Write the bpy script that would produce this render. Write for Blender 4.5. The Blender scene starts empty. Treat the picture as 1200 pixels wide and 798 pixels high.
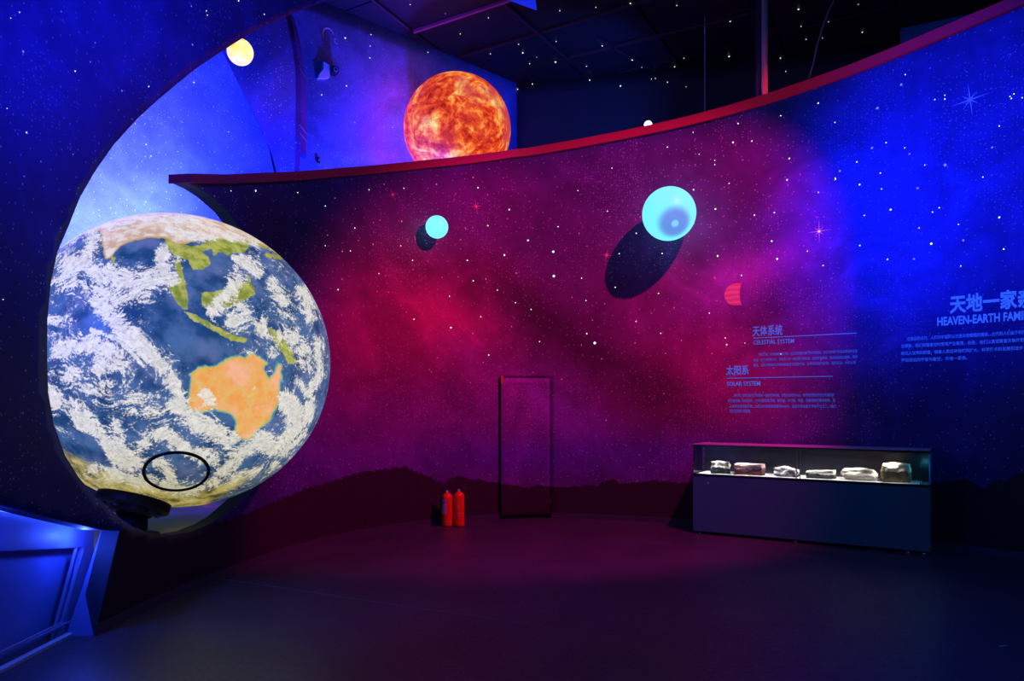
import bpy, bmesh, math, random
import numpy as np
from mathutils import Vector, Matrix, noise
from mathutils.geometry import delaunay_2d_cdt
random.seed(7); rng = np.random.RandomState(5)
SC = bpy.context.scene
COL = SC.collection
# ------------------------------------------------------------------ camera
F, HX, HY, EZ = 850.0, 600.0, 475.0, 1.65        # focal length in px, principal point, eye height
cam = bpy.data.cameras.new('camera'); cam_o = bpy.data.objects.new('camera', cam); COL.objects.link(cam_o)
cam_o.location = (0, 0, EZ); cam_o.rotation_euler = (math.pi/2, 0, 0)
cam.sensor_width = 36; cam.lens = F/1200*36; cam.shift_y = (HY-399)/1200; cam.clip_end = 100
SC.camera = cam_o
SC.view_settings.view_transform = 'Standard'; SC.view_settings.look = 'None'
SC.view_settings.exposure = 0; SC.view_settings.gamma = 1; SC.view_settings.use_curve_mapping = False
# ------------------------------------------------------------------ world and lights
w = bpy.data.worlds.new('world'); SC.world = w; w.use_nodes = True
w.node_tree.nodes['Background'].inputs[0].default_value = (0.02, 0.08, 0.35, 1)
w.node_tree.nodes['Background'].inputs[1].default_value = 0.05
def spot(name, loc, target, col, power, size=60, blend=.4, r=.06):
    l = bpy.data.lights.new(name, 'SPOT'); l.color = col; l.energy = power
    l.spot_size = math.radians(size); l.spot_blend = blend; l.shadow_soft_size = r
    o = bpy.data.objects.new(name, l); COL.objects.link(o); o.location = loc
    o.rotation_euler = (Vector(target)-Vector(loc)).to_track_quat('-Z', 'Y').to_euler(); return o
def area(name, loc, target, col, power, sx, sy):
    l = bpy.data.lights.new(name, 'AREA'); l.color = col; l.energy = power; l.shape = 'RECTANGLE'; l.size = sx; l.size_y = sy
    o = bpy.data.objects.new(name, l); COL.objects.link(o); o.location = loc
    o.rotation_euler = (Vector(target)-Vector(loc)).to_track_quat('-Z', 'Y').to_euler(); return o
def point(name, loc, col, power, r=.05):
    l = bpy.data.lights.new(name, 'POINT'); l.color = col; l.energy = power; l.shadow_soft_size = r
    o = bpy.data.objects.new(name, l); COL.objects.link(o); o.location = loc; return o
spot('magenta_spotlight', (3.7, 6.1, 7.3), (1.243, 9.403, 2.935), (1, .001, .31), 1800, 63, .42, .05)
spot('blue_spotlight', (1.6, 2.2, 6.8), (5.15, 8.3, 4.25), (.01, .02, 1), 4600, 36, 1, .08)
spot('blue_spotlight_near_wall', (1.5, -.5, 5.5), (-3.0, 3.9, 5.4), (.0, .03, 1), 3200, 60, 1, .08)
spot('blue_spotlight_behind', (-3.6, 8.2, 2.9), (-5.1, 8.3, 4.6), (.11, .14, 1), 3200, 118, 1, .1)
spot('blue_spotlight_rear_wall', (-1.6, 10.35, 3.4), (-2.6, 11.3, 5.0), (.02, .04, 1), 1300, 140, 1, .1)
spot('blue_spotlight_rear_wall_left', (-2.75, 8.5, 3.9), (-3.4, 9.9, 5.0), (.02, .04, 1), 600, 140, 1, .1)
point('blue_lamp_beside_globe', (-3.75, 4.6, 2.6), (.03, .06, 1), 110, .1)
spot('blue_lamp_behind_arch', (-2.95, 7.6, 3.9), (-3.1, 9.0, 6.0), (.02, .05, 1), 90, 90, 1, .1)
area('blue_fill', (3.0, 1.0, 6.9), (2.0, 7.0, 0), (.0, .3, 1), 110, 3, 3)
# ------------------------------------------------------------------ helpers
def tag(o, label=None, cat=None, group=None, kind=None):
    for k, v in (('label', label), ('category', cat), ('group', group), ('kind', kind)):
        if v: o[k] = v
    return o
def empty(name, loc, label, cat, group=None, rz=0):
    o = bpy.data.objects.new(name, None); COL.objects.link(o); o.location = loc; o.rotation_euler = (0, 0, rz)
    return tag(o, label, cat, group)
def link(name, me, mats, parent=None, smooth=False, loc=None):
    o = bpy.data.objects.new(name, me); COL.objects.link(o)
    for m in (mats if isinstance(mats, (list, tuple)) else [mats]): me.materials.append(m)
    if parent: 
        o.parent = parent
    if loc: o.location = loc
    if smooth: me.polygons.foreach_set('use_smooth', [True]*len(me.polygons))
    return o
def obj(name, bm, mats, parent=None, smooth=False, loc=None, norm=True):
    me = bpy.data.meshes.new(name)
    if norm: bmesh.ops.recalc_face_normals(bm, faces=bm.faces[:])
    bm.to_mesh(me); bm.free()
    return link(name, me, mats, parent, smooth, loc)
def box(bm, c, s, rz=0, bev=0, mat=0, M=None):
    r = bmesh.ops.create_cube(bm, size=1)
    T = Matrix.Translation(c) @ Matrix.Rotation(rz, 4, 'Z') @ Matrix.Diagonal((*s, 1))
    if M: T = M @ T
    bmesh.ops.transform(bm, matrix=T, verts=r['verts'])
    fs = {f for v in r['verts'] for f in v.link_faces}
    for f in fs: f.material_index = mat
    if bev:
        es = list({e for v in r['verts'] for e in v.link_edges})
        bmesh.ops.bevel(bm, geom=es, offset=bev, segments=2, affect='EDGES', profile=.5)
    return r
def lathe(bm, prof, seg=32, M=Matrix(), mat=0):
    rings = []
    for r, z in prof:
        if r < 1e-5: rings.append([bm.verts.new(M @ Vector((0, 0, z)))])
        else: rings.append([bm.verts.new(M @ Vector((r*math.cos(2*math.pi*k/seg), r*math.sin(2*math.pi*k/seg), z))) for k in range(seg)])
    for a, b in zip(rings, rings[1:]):
        for k in range(seg):
            k2 = (k+1) % seg
            if len(a) == 1 and len(b) == 1: continue
            if len(a) == 1: f = bm.faces.new((a[0], b[k], b[k2]))
            elif len(b) == 1: f = bm.faces.new((a[k], a[k2], b[0]))
            else: f = bm.faces.new((a[k], a[k2], b[k2], b[k]))
            f.material_index = mat
def tube(bm, pts, r, seg=8, cap=True):
    pts = [Vector(p) for p in pts]; rings = []
    for i, p in enumerate(pts):
        t = (pts[min(i+1, len(pts)-1)]-pts[max(i-1, 0)]).normalized()
        a = t.cross(Vector((0, 0, 1))); a = (a if a.length > .01 else t.cross(Vector((0, 1, 0)))).normalized(); b = t.cross(a)
        rr = r[i] if isinstance(r, (list, tuple)) else r
        rings.append([bm.verts.new(p+(a*math.cos(2*math.pi*k/seg)+b*math.sin(2*math.pi*k/seg))*rr) for k in range(seg)])
    for A, B in zip(rings, rings[1:]):
        for k in range(seg): bm.faces.new((A[k], A[(k+1) % seg], B[(k+1) % seg], B[k]))
    if cap: bm.faces.new(rings[0][::-1]); bm.faces.new(rings[-1])
def align(d, loc=(0, 0, 0)):
    return Matrix.Translation(loc) @ Vector(d).normalized().to_track_quat('Z', 'Y').to_matrix().to_4x4()
def prism(bm, poly, M, depth, mat=0):
    a = [bm.verts.new(M @ Vector((x, y, 0))) for x, y in poly]; b = [bm.verts.new(M @ Vector((x, y, depth))) for x, y in poly]
    fs = [bm.faces.new(a[::-1]), bm.faces.new(b)]
    for i in range(len(poly)):
        j = (i+1) % len(poly); fs.append(bm.faces.new((a[i], a[j], b[j], b[i])))
    for f in fs: f.material_index = mat
# ------------------------------------------------------------------ material helpers
class NT:
    def __init__(s, name):
        s.m = bpy.data.materials.new(name); s.m.use_nodes = True; s.t = s.m.node_tree; s.b = s.t.nodes['Principled BSDF']
    def n(s, typ, ins=None, **kw):
        nd = s.t.nodes.new(typ)
        for k, v in kw.items(): setattr(nd, k, v)
        for k, v in (ins or {}).items():
            if isinstance(v, bpy.types.NodeSocket): s.t.links.new(v, nd.inputs[k])
            else: nd.inputs[k].default_value = v
        return nd
    def math(s, op, a, b=0., c=0., clamp=False):
        return s.n('ShaderNodeMath', {0: a, 1: b, 2: c}, operation=op, use_clamp=clamp).outputs[0]
    def mix(s, f, a, b, blend='MIX'):
        nd = s.n('ShaderNodeMix', data_type='RGBA', blend_type=blend)
        for i, v in ((0, f), (6, a), (7, b)):
            if isinstance(v, bpy.types.NodeSocket): s.t.links.new(v, nd.inputs[i])
            else: nd.inputs[i].default_value = (*v, 1) if isinstance(v, tuple) and len(v) == 3 else v
        return nd.outputs[2]
    def rng(s, v, a, b, c=0., d=1.):
        return s.n('ShaderNodeMapRange', {0: v, 1: a, 2: b, 3: c, 4: d}, interpolation_type='SMOOTHSTEP').outputs[0]
    def noise(s, vec, scale, detail=5, rough=.55, dist=0., col=False):
        nd = s.n('ShaderNodeTexNoise', {'Vector': vec, 'Scale': scale, 'Detail': detail, 'Roughness': rough, 'Distortion': dist})
        return nd.outputs[1 if col else 0]
    def set(s, **kw):
        for k, v in kw.items():
            k = {'base': 'Base Color', 'rough': 'Roughness', 'metal': 'Metallic', 'spec': 'Specular IOR Level', 'em': 'Emission Color', 'es': 'Emission Strength', 'trans': 'Transmission Weight', 'alpha': 'Alpha', 'ior': 'IOR', 'normal': 'Normal'}[k]
            if isinstance(v, bpy.types.NodeSocket): s.t.links.new(v, s.b.inputs[k])
            else: s.b.inputs[k].default_value = (*v, 1) if isinstance(v, tuple) and len(v) == 3 else v
        return s.m
    def bump(s, h, strength=.3, dist=.01):
        return s.n('ShaderNodeBump', {'Height': h, 'Strength': strength, 'Distance': dist}).outputs[0]
    def obj(s): return s.n('ShaderNodeTexCoord').outputs['Object']
def plain(name, col, rough=.5, metal=0., spec=.5, var=.15, scale=20, em=None, es=0.):
    t = NT(name); v = t.noise(t.obj(), scale, 4)
    c = t.mix(v, tuple(x*(1-var) for x in col), tuple(min(1, x*(1+var)) for x in col))
    t.set(base=c, rough=rough, metal=metal, spec=spec)
    if em: t.set(em=em, es=es)
    return t.m
def mural_mat(name, mountains=True, dim=1.0, star=1.0):
    """night sky print: painted nebula and light colours on the mesh, grain, fine printed stars, mountain band"""
    t = NT(name)
    uv = t.n('ShaderNodeUVMap', uv_map='wall').outputs[0]
    col = t.n('ShaderNodeAttribute', attribute_name='paint').outputs['Color']
    n1 = t.noise(uv, 1.1, 7, .6, 1.2); n2 = t.noise(uv, 4.5, 6, .65, .6); n3 = t.noise(uv, 40, 3)
    g = t.math('MULTIPLY', t.rng(n1, .25, .8, .68, 1.3), t.rng(n2, .2, .8, .86, 1.14))
    g = t.math('MULTIPLY', g, t.rng(n3, .2, .8, .88, 1.12))
    gc = t.n('ShaderNodeCombineColor', {0: g, 1: g, 2: g}).outputs[0]
    c = t.mix(1.0, col, gc, 'MULTIPLY')
    dens = t.rng(t.noise(uv, .9, 3), .42, .68, .0, 1.)
    tot = None
    for sc, rad, thr, off in ((26, .12, .75, 0), (11, .075, .60, 3.3), (5, .045, .42, 7.7)):
        mp = t.n('ShaderNodeVectorMath', {0: uv, 1: (off, off*1.7, 0)}, operation='ADD').outputs[0]
        vo = t.n('ShaderNodeTexVoronoi', {'Vector': mp, 'Scale': sc}, voronoi_dimensions='2D')
        cell = t.n('ShaderNodeSeparateColor', {0: vo.outputs['Color']}).outputs[0]
        if sc == 26: cell = t.math('MULTIPLY', cell, t.math('ADD', dens, .45))
        on = t.math('GREATER_THAN', cell, thr)
        d = t.rng(vo.outputs['Distance'], rad*.4, rad, 1., 0.)
        v = t.math('MULTIPLY', t.math('MULTIPLY', on, d), cell)
        tot = v if tot is None else t.math('MAXIMUM', tot, v)
    if mountains:
        mt = t.n('ShaderNodeAttribute', attribute_name='mt').outputs['Fac']
        mt2 = t.math('ADD', mt, t.math('MULTIPLY', t.math('SUBTRACT', t.noise(uv, 9, 5), .5), .14))
        f = t.rng(mt2, -.012, .012)
        tot = t.math('MULTIPLY', tot, t.math('SUBTRACT', 1., f))
        c = t.mix(f, c, t.mix(t.noise(uv, 12, 4), (.02, .007, .018), (.05, .02, .035)))
    c = t.mix(t.math('MULTIPLY', tot, .8*star), c, (.95, .9, .95))
    return t.set(base=c, rough=.62, spec=.25)
M_mural = mural_mat('printed_night_sky_mural')
M_mural_nm = mural_mat('printed_starfield', False, star=1.0)
M_edge = plain('dark_wall_edge', (.01, .012, .03), .7)
M_black = plain('black_paint', (.008, .008, .012), .5)
M_blackmetal = plain('black_metal', (.02, .02, .025), .35, .6)
def emis(name, col, s):
    t = NT(name); v = t.noise(t.obj(), 3)
    return t.set(base=(.02, .02, .02), em=t.mix(v, tuple(x*.95 for x in col), col), es=s)
# ------------------------------------------------------------------ wall plan
BASE = [(-3.05,.6),(-3.05,2.0),(-3.04,3.4),(-3.02,4.28),(-2.99,5.19),(-2.91,6.18),(-2.77,6.98),(-2.56,7.88),(-2.26,8.65),(-1.80,9.38),(-1.12,10.02),(-.31,10.5),(.3,10.66),(1.23,10.5),(2.30,10.12),(3.4,9.5),(4.2,8.96),(4.86,8.42),(5.53,7.74),(6.1,6.9),(6.5,5.8),(6.7,4.4),(6.75,2.5),(6.75,.6)]
def catmull(P, n=24):
    P = np.array(P, float); out = []
    for i in range(len(P)-1):
        a, b = P[i], P[i+1]; p = P[i-1] if i else 2*a-b; q = P[i+2] if i+2 < len(P) else 2*b-a
        t = (np.arange(n)/n)[:, None]
        out.append(.5*((2*a)+(b-p)*t+(2*p-5*a+4*b-q)*t*t+(3*a-p-3*b+q)*t**3))
    out.append(P[-1:]); return np.concatenate(out)
CV = catmull(BASE); SV = np.concatenate([[0], np.cumsum(np.linalg.norm(np.diff(CV, axis=0), axis=1))])
PXV = HX+F*CV[:, 0]/CV[:, 1]
NV = np.gradient(CV, axis=0); NV /= np.linalg.norm(NV, axis=1)[:, None]; NV = np.stack([-NV[:, 1], NV[:, 0]], 1)  # outward (away from the room)
def W3(s, z, off=0.):
    s = np.asarray(s, float)
    X = np.interp(s, SV, CV[:, 0]); Y = np.interp(s, SV, CV[:, 1])
    nx = np.interp(s, SV, NV[:, 0]); ny = np.interp(s, SV, NV[:, 1])
    return np.stack([X+nx*off, Y+ny*off, np.broadcast_to(z, X.shape)], -1)
def sz(x, y):
    s = float(np.interp(x, PXV, SV)); d = float(np.interp(s, SV, CV[:, 1])); return s, EZ+(HY-y)/F*d
def pt(x, y, d): return Vector(((x-HX)/F*d, d, EZ+(HY-y)/F*d))
def project(P): return HX+F*P[:, 0]/np.maximum(P[:, 1], .3), HY-F*(P[:, 2]-EZ)/np.maximum(P[:, 1], .3)
# mural paint: soft blobs of print colour, with pools of light put in
NEB_LIGHT = [  # x, y, sx, sy, angle, colour, weight
 (650,440,330,210,0,(.36,.05,.30),.9),(330,270,150,90,10,(.07,.03,.07),.9),(480,240,110,50,0,(.22,.05,.32),.6),
 (510,375,85,70,30,(.85,.09,.24),.85),(430,410,70,90,0,(.6,.07,.22),.7),(560,330,60,40,20,(.4,.06,.2),.6),
 (640,250,130,60,0,(.22,.05,.26),.7),(800,180,150,40,-15,(.16,.1,.26),.7),
 (830,435,90,75,10,(.75,.07,.36),.85),(870,325,90,26,-25,(.75,.18,.8),.8),(760,330,60,50,0,(.5,.07,.3),.5),(890,215,70,60,30,(.2,.04,.14),.8),
 (650,385,130,30,36,(.14,.02,.09),.8),(770,455,60,42,30,(.14,.02,.09),.75),(560,420,60,22,30,(.55,.1,.4),.5),
 (665,485,70,26,35,(.5,.13,.75),.6),(600,470,90,40,0,(.42,.1,.5),.5),(560,430,50,20,30,(.6,.1,.5),.4),
 (650,535,330,28,0,(.24,.06,.6),.75),(450,500,90,50,0,(.35,.07,.38),.6),
 (1040,280,130,150,-20,(.16,.2,.85),.95),(990,400,60,60,0,(.3,.12,.6),.6),(1150,420,80,80,0,(.05,.09,.4),.8),(1090,480,80,60,0,(.08,.06,.4),.7),  # blue pool of light and its darker surround, put into the print colour
 (60,60,200,120,-25,(.1,.14,.75),.7),(40,420,90,200,0,(.03,.06,.3),.7),(150,200,120,50,-40,(.03,.05,.3),.6)]  # left wall: bright top and dark foot, light put into the colour
def paint(x, y, base=(.10, .10, .36)):
    c = np.tile(np.array(base), (len(x), 1))
    for bx, by, sx, sy, an, col, wt in NEB_LIGHT:
        a = math.radians(an); dx, dy = x-bx, y-by
        u = (dx*math.cos(a)+dy*math.sin(a))/sx; v = (-dx*math.sin(a)+dy*math.cos(a))/sy
        k = (wt*np.exp(-(u*u+v*v)))[:, None]; c = c*(1-k)+np.array(col)*k
    return np.clip(c, 0, 1)**1.35*.86
MTP = [(-400,640),(230,618),(290,602),(345,578),(380,566),(425,553),(450,550),(475,547),(500,558),(520,566),(535,558),(560,562),(583,566),(620,571),(632,567),(650,571),(700,568),(715,560),(730,567),(770,563),(800,566),(860,560),(1000,572),(1088,566),(1110,566),(1130,559),(1150,572),(1165,565),(1180,561),(1200,552),(1300,560),(2600,570)]
MTS = np.array([sz(a, b) for a, b in MTP])
def set_mural(me, s, z, P=None):
    P = W3(s, z) if P is None else P
    x, y = project(P); c = paint(x, y)
    at = me.attributes.new('paint', 'FLOAT_COLOR', 'POINT'); at.data.foreach_set('color', np.concatenate([c, np.ones((len(c), 1))], 1).astype('f').ravel())
    mt = np.interp(s, MTS[:, 0], MTS[:, 1])-z
    at = me.attributes.new('mt', 'FLOAT', 'POINT'); at.data.foreach_set('value', mt.astype('f'))
    uvl = me.uv_layers.new(name='wall'); li = np.zeros(len(me.loops), 'i'); me.loops.foreach_get('vertex_index', li)
    uvl.data.foreach_set('uv', np.stack([s, z], 1)[li].astype('f').ravel())
def densify(P, step=.08, closed=True):
    out = []; n = len(P)
    for i in range(n if closed else n-1):
        a = np.array(P[i]); b = np.array(P[(i+1) % n]); k = max(1, int(np.linalg.norm(b-a)/step))
        for j in range(k): out.append(a+(b-a)*j/k)
    if not closed: out.append(np.array(P[-1]))
    return np.array(out)
def inside(p, poly):
    x, y = p[:, 0], p[:, 1]; r = np.zeros(len(p), bool); n = len(poly)
    for i in range(n):
        x1, y1 = poly[i]; x2, y2 = poly[(i+1) % n]
        if y1 == y2: continue
        k = ((y1 > y) != (y2 > y)) & (x < (x2-x1)*(y-y1)/(y2-y1)+x1); r ^= k
    return r
def sdf_seg(p, poly, closed=True):
    n = len(poly); d = np.full(len(p), 1e9)
    for i in range(n if closed else n-1):
        a = np.array(poly[i], float); b = np.array(poly[(i+1) % n], float); ab = b-a; L = ab@ab+1e-12
        t = np.clip(((p-a)@ab)/L, 0, 1); q = p-a-t[:, None]*ab; d = np.minimum(d, (q*q).sum(1))
    return np.sqrt(d)
def shell(outline, thick, name, mats, parent=None, pivot=None, map3=W3, grid=.075, post=None):
    """a curved slab: outline in (s, z), triangulated densely, given thickness and edge faces"""
    O = densify(outline, grid)
    lo, hi = O.min(0), O.max(0)
    gx, gz = np.meshgrid(np.arange(lo[0], hi[0], grid), np.arange(lo[1], hi[1], grid)); G = np.stack([gx.ravel(), gz.ravel()], 1)
    G = G[inside(G, O)]; G = G[sdf_seg(G, O) > grid*.45]
    n = len(O); V = [Vector(p) for p in O]+[Vector(p) for p in G]
    r = delaunay_2d_cdt(V, [(i, (i+1) % n) for i in range(n)], [], 1, 1e-5)
    v2 = np.array([tuple(v) for v in r[0]]); fa = [tuple(f) for f in r[2]]
    s, z = v2[:, 0], v2[:, 1]; nv = len(v2)
    Pf, Pb = map3(s, z, 0.), map3(s, z, thick)
    cnt = {}
    for f in fa:
        for i in range(3): cnt[(f[i], f[(i+1) % 3])] = 1
    sides = [(a, b) for (a, b) in cnt if (b, a) not in cnt]
    faces = [f for f in fa]+[tuple(i+nv for i in f[::-1]) for f in fa]+[(b, a, a+nv, b+nv) for a, b in sides]
    P = np.concatenate([Pf, Pb])
    me = bpy.data.meshes.new(name)
    P2 = post(P) if post else P
    me.from_pydata(P2.tolist(), [], faces); me.update()
    o = link(name, me, mats, parent)
    mi = [0]*len(fa)+[1]*len(fa)+[1]*len(sides); me.polygons.foreach_set('material_index', mi)
    me.polygons.foreach_set('use_smooth', [True]*(2*len(fa))+[False]*len(sides))
    set_mural(me, np.concatenate([s, s]), np.concatenate([z, z]), np.concatenate([Pf, Pf]))
    bm = bmesh.new(); bm.from_mesh(me); bmesh.ops.recalc_face_normals(bm, faces=bm.faces[:]); bm.to_mesh(me); bm.free()
    return o
ZC = 7.5
# ------------------------------------------------------------------ STRUCTURE: curved mural wall
arch = [(110,745),(125,683),(140,622),(118,621),(60,607),(0,592)]
edge_arch = [(430,-70),(408,-28),(385,0),(360,9),(333,20),(310,31),(287,43),(260,60),(233,78),(197,107),(163,137),(133,170),(110,203),(93,233),(80,266),(67,296),(59.5,332),(55.5,375),(55.3,425),(56.5,460),(63,497),(76,533),(92,559),(115,586),(130,598),(142,608),(155,617),(168,622),(183,626),(200,627),(223,623),(243,615),(258,606),(273,593),(290,577),(318,548),(342,500),(352,450),(354,400),(346,350),(325,303),(300,280),(280,266),(267,248),(247,230),(232,220),(219,214)]
top_edge = [(218,205),(260,206),(300,204),(350,202),(400,198),(450,194),(500,189),(550,184),(600,177),(650,170),(700,161),(750,151),(800,140),(850,127),(900,112),(950,95),(1000,77),(1050,57),(1100,36),(1150,15),(1190,-2),(1230,-20)]
S0 = float(SV[6]); 
sA = sz(0, 592)
ol = []
s_start = .4; s_end = float(SV[-1])-.2
ol += [(s_start, 1.9), (s_start, ZC)]
arch_sz = [sz(*p) for p in edge_arch]
ol += [(arch_sz[0][0], ZC)]+arch_sz[1:]
tops = [sz(*p) for p in top_edge]; z_end = tops[-1][1]
ol += tops+[(s_end, z_end+1.2), (s_end, 0)]
dl, dr = sz(585.5, 604)[0], sz(645, 604)[0]; dz = 2.06
ol += [(dr, 0), (dr, dz), (dl, dz), (dl, 0)]
ol += [(sz(110, 745)[0], 0)]+[sz(*p) for p in arch[1:]]
wall = shell(ol, .14, 'wall_back', [M_mural, M_edge])
tag(wall, kind='structure')
# rim along the wall top
t = NT('red_rim_paint'); v = t.noise(t.obj(), 6)
M_rim = t.set(base=t.mix(v, (.5, .012, .05), (.62, .02, .08)), rough=.5)
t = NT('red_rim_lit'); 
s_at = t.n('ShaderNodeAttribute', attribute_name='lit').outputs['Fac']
M_rim = t.set(base=t.mix(t.noise(t.obj(), 6), (.28, .006, .04), (.36, .008, .05)), rough=.5, em=(.9, .01, .05), es=t.math('MULTIPLY', s_at, .12))  # red light along the rim, put in as its own weak glow
TP = densify(tops+[(s_end, z_end+1.2)], .1, False)
n = len(TP); hgt = np.interp(np.arange(n), [0, 12, n-1], [.08, .1, .155]); vs = []; fs = []; lit = []
pxs = project(W3(TP[:, 0], TP[:, 1]))[0]
for i in range(n):
    s, z = TP[i]
    for off, dz_ in ((-.045, .012), (-.045, .012-hgt[i]), (.17, .012-hgt[i]), (.17, .012)):
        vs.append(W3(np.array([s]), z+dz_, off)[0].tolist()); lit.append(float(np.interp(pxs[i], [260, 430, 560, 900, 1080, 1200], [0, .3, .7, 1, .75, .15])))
for i in range(n-1):
    for k in range(4): fs.append((4*i+k, 4*i+(k+1) % 4, 4*i+4+(k+1) % 4, 4*i+4+k))
fs += [(0, 3, 2, 1), (4*n-4, 4*n-3, 4*n-2, 4*n-1)]
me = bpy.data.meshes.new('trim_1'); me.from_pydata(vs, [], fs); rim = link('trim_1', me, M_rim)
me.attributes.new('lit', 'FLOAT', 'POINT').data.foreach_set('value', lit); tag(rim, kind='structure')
bm = bmesh.new(); bm.from_mesh(me); bmesh.ops.recalc_face_normals(bm, faces=bm.faces[:]); bm.to_mesh(me); bm.free()
# door leaf, ajar, hinged on its right edge
hp = W3(np.array([dr-.01]), 0., 0.)[0]; ang = math.radians(4.4)
def swing(P):
    c, s_ = math.cos(ang), math.sin(ang); q = P.copy(); dx, dy = P[:, 0]-hp[0], P[:, 1]-hp[1]
    q[:, 0] = hp[0]+c*dx-s_*dy; q[:, 1] = hp[1]+s_*dx+c*dy; return q
door = shell([(dl+.012, .02), (dr-.005, .02), (dr-.005, dz-.006), (dl+.012, dz-.006)], .05, 'door_1', [M_mural, M_black], post=swing)
tag(door, kind='structure')
bm = bmesh.new()                                  # small hinges and the lock plate in the right seam
for zz in (.25, 1.05, 1.85): tube(bm, [W3(np.array([dr]), zz-.05, -.004)[0], W3(np.array([dr]), zz+.05, -.004)[0]], .008, 8)
obj('hinge', bm, plain('brass_hinge', (.6, .3, .15), .3, .9), door)
bm = bmesh.new(); q = swing(W3(np.array([dl+.03]), 2.02, -.002)[:1])[0]
box(bm, q, (.03, .03, .12), 0); obj('door_edge_glint', bm, plain('orange_lit_edge', (.8, .2, .05), .5), door)  # orange light on the door edge, put in as a coloured block
# baseboard following the wall
def base_strip(s0, s1, name, zt=.075, th=.018):
    ss = np.arange(s0, s1, .12); ss = np.append(ss, s1); vs, fs = [], []
    for s in ss:
        for off, z in ((-th, 0), (-th, zt), (.0, zt), (.0, 0)): vs.append(W3(np.array([s]), z, off)[0].tolist())
    for i in range(len(ss)-1):
        for k in range(4): fs.append((4*i+k, 4*i+4+k, 4*i+4+(k+1) % 4, 4*i+(k+1) % 4))
    fs += [(0, 1, 2, 3), tuple(4*len(ss)-4+k for k in (3, 2, 1, 0))]
    me = bpy.data.meshes.new(name); me.from_pydata(vs, [], fs); o = link(name, me, M_base); return tag(o, kind='structure')
M_base = plain('baseboard_paint', (.06, .045, .075), .3)
base_strip(sz(110, 745)[0]+.01, dl-.01, 'baseboard_left'); base_strip(dr+.01, s_end, 'baseboard_right')
# floor
t = NT('dark_vinyl_floor'); P_ = t.obj(); nz = t.noise(P_, 1.6, 6, .6, .5); n2 = t.noise(P_, 30, 4)
fc = t.mix(t.rng(nz, .3, .7), (.04, .035, .055), (.06, .05, .075))
M_floor = t.set(base=fc, rough=t.rng(n2, .3, .7, .34, .5), spec=.4, normal=t.bump(n2, .08, .003))
bm = bmesh.new(); box(bm, (2, 7, -.05), (22, 22, .1)); fl = obj('floor', bm, M_floor); tag(fl, kind='structure')
M_seam = plain('floor_weld_seam', (.16, .14, .2), .4)
a, b = Vector((-2.74, 6.88, 0)), Vector((0.15, 5.45, 0)); bm = bmesh.new(); d = b-a
box(bm, (a+b)/2+Vector((0, 0, .001)), (d.length, .008, .004), math.atan2(d.y, d.x)); obj('floor_seam', bm, M_seam, fl)
# ceiling: panels on a dark grid
M_ceil = plain('near_black_ceiling_board', (.005, .014, .026), .6, var=.3, scale=3)
M_bar = plain('ceiling_grid_bar', (.05, .03, .05), .4)
bm = bmesh.new(); box(bm, (2, 7, ZC+.1), (22, 22, .1)); ce = obj('ceiling', bm, M_black); tag(ce, kind='structure')
ua, ub = Vector((-.866, .501, 0)).normalized(), Vector((.501, .866, 0)).normalized()
bm = bmesh.new(); box(bm, (0, 0, 0), (1.60, .95, .04), bev=.008); pm = bpy.data.meshes.new('ceiling_panel'); bm.to_mesh(pm); bm.free(); pm.materials.append(M_ceil)
for i in range(-6, 10):
    for j in range(2, 16):
        c = ua*(5.38+1.64*(i-.5)) + ub*(9.07+.98*(j-8+.5))
        if not (4.0 < c.y < 15 and -6 < c.x < 9): continue
        o = bpy.data.objects.new('ceiling_panel', pm); COL.objects.link(o); o.parent = ce
        o.location = (c.x, c.y, ZC+.03); o.rotation_euler = (0, 0, math.atan2(ua.y, ua.x))
def bar(a, b, name, mat, r=.02):
    bm = bmesh.new(); d = Vector(b)-Vector(a)
    box(bm, (0, 0, 0), (d.length, r*2, r*2)); o = obj(name, bm, mat, ce, loc=tuple((Vector(a)+Vector(b))/2)); o.rotation_euler = (0, 0, math.atan2(d.y, d.x))
M_pink = plain('pinkish_ceiling_pipe', (.55, .12, .3), .35, .3)
def cl(x, y): return pt(x, y, F*(ZC-.02-EZ)/(HY-y))
for (a, b, m, r) in (((485,37),(597,0),M_pink,.022),((540,66),(766,-2),M_bar,.018),((663,68),(898,12),M_bar,.018),((480,34),(420,-14),M_bar,.018),((590,3),(668,72),M_bar,.018),((700,45),(790,95),M_bar,.018)):
    bar(cl(*a), cl(*b), 'ceiling_bar', m, r)
# rear walls behind the curved wall
P0 = Vector((.09, 13.2, 0)); dL = Vector((-.727, -.687, 0)).normalized(); dR = Vector((1, -.22, 0)).normalized()
def rear(name, p0, d, L, mats, outw, z0=0., dx=1):
    def m3(s, z, off):
        s = np.asarray(s, float); X = p0.x+d.x*s+outw.x*off; Y = p0.y+d.y*s+outw.y*off
        return np.stack([X, Y, np.broadcast_to(z, X.shape)], -1)
    o = shell([(0, z0), (L, z0), (L, ZC+.04), (0, ZC+.04)], .1, name, mats, map3=m3, grid=.25); return tag(o, kind='structure')
t = NT('dark_starry_rear_wall'); M_dark = plain('near_black_rear_wall', (.01, .02, .04), .6, var=.4, scale=2)
def flat_paint(o, fn):
    me = o.data; a = np.zeros(len(me.vertices)*3); me.vertices.foreach_get('co', a); x, y = project(a.reshape(-1, 3)); c = fn(x, y)
    me.attributes['paint'].data.foreach_set('color', np.concatenate([c, np.ones((len(c), 1))], 1).astype('f').ravel())
wl = rear('wall_left', P0, dL, 9.5, [M_mural_nm, M_edge], Vector((-.687, .727, 0)))
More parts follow.
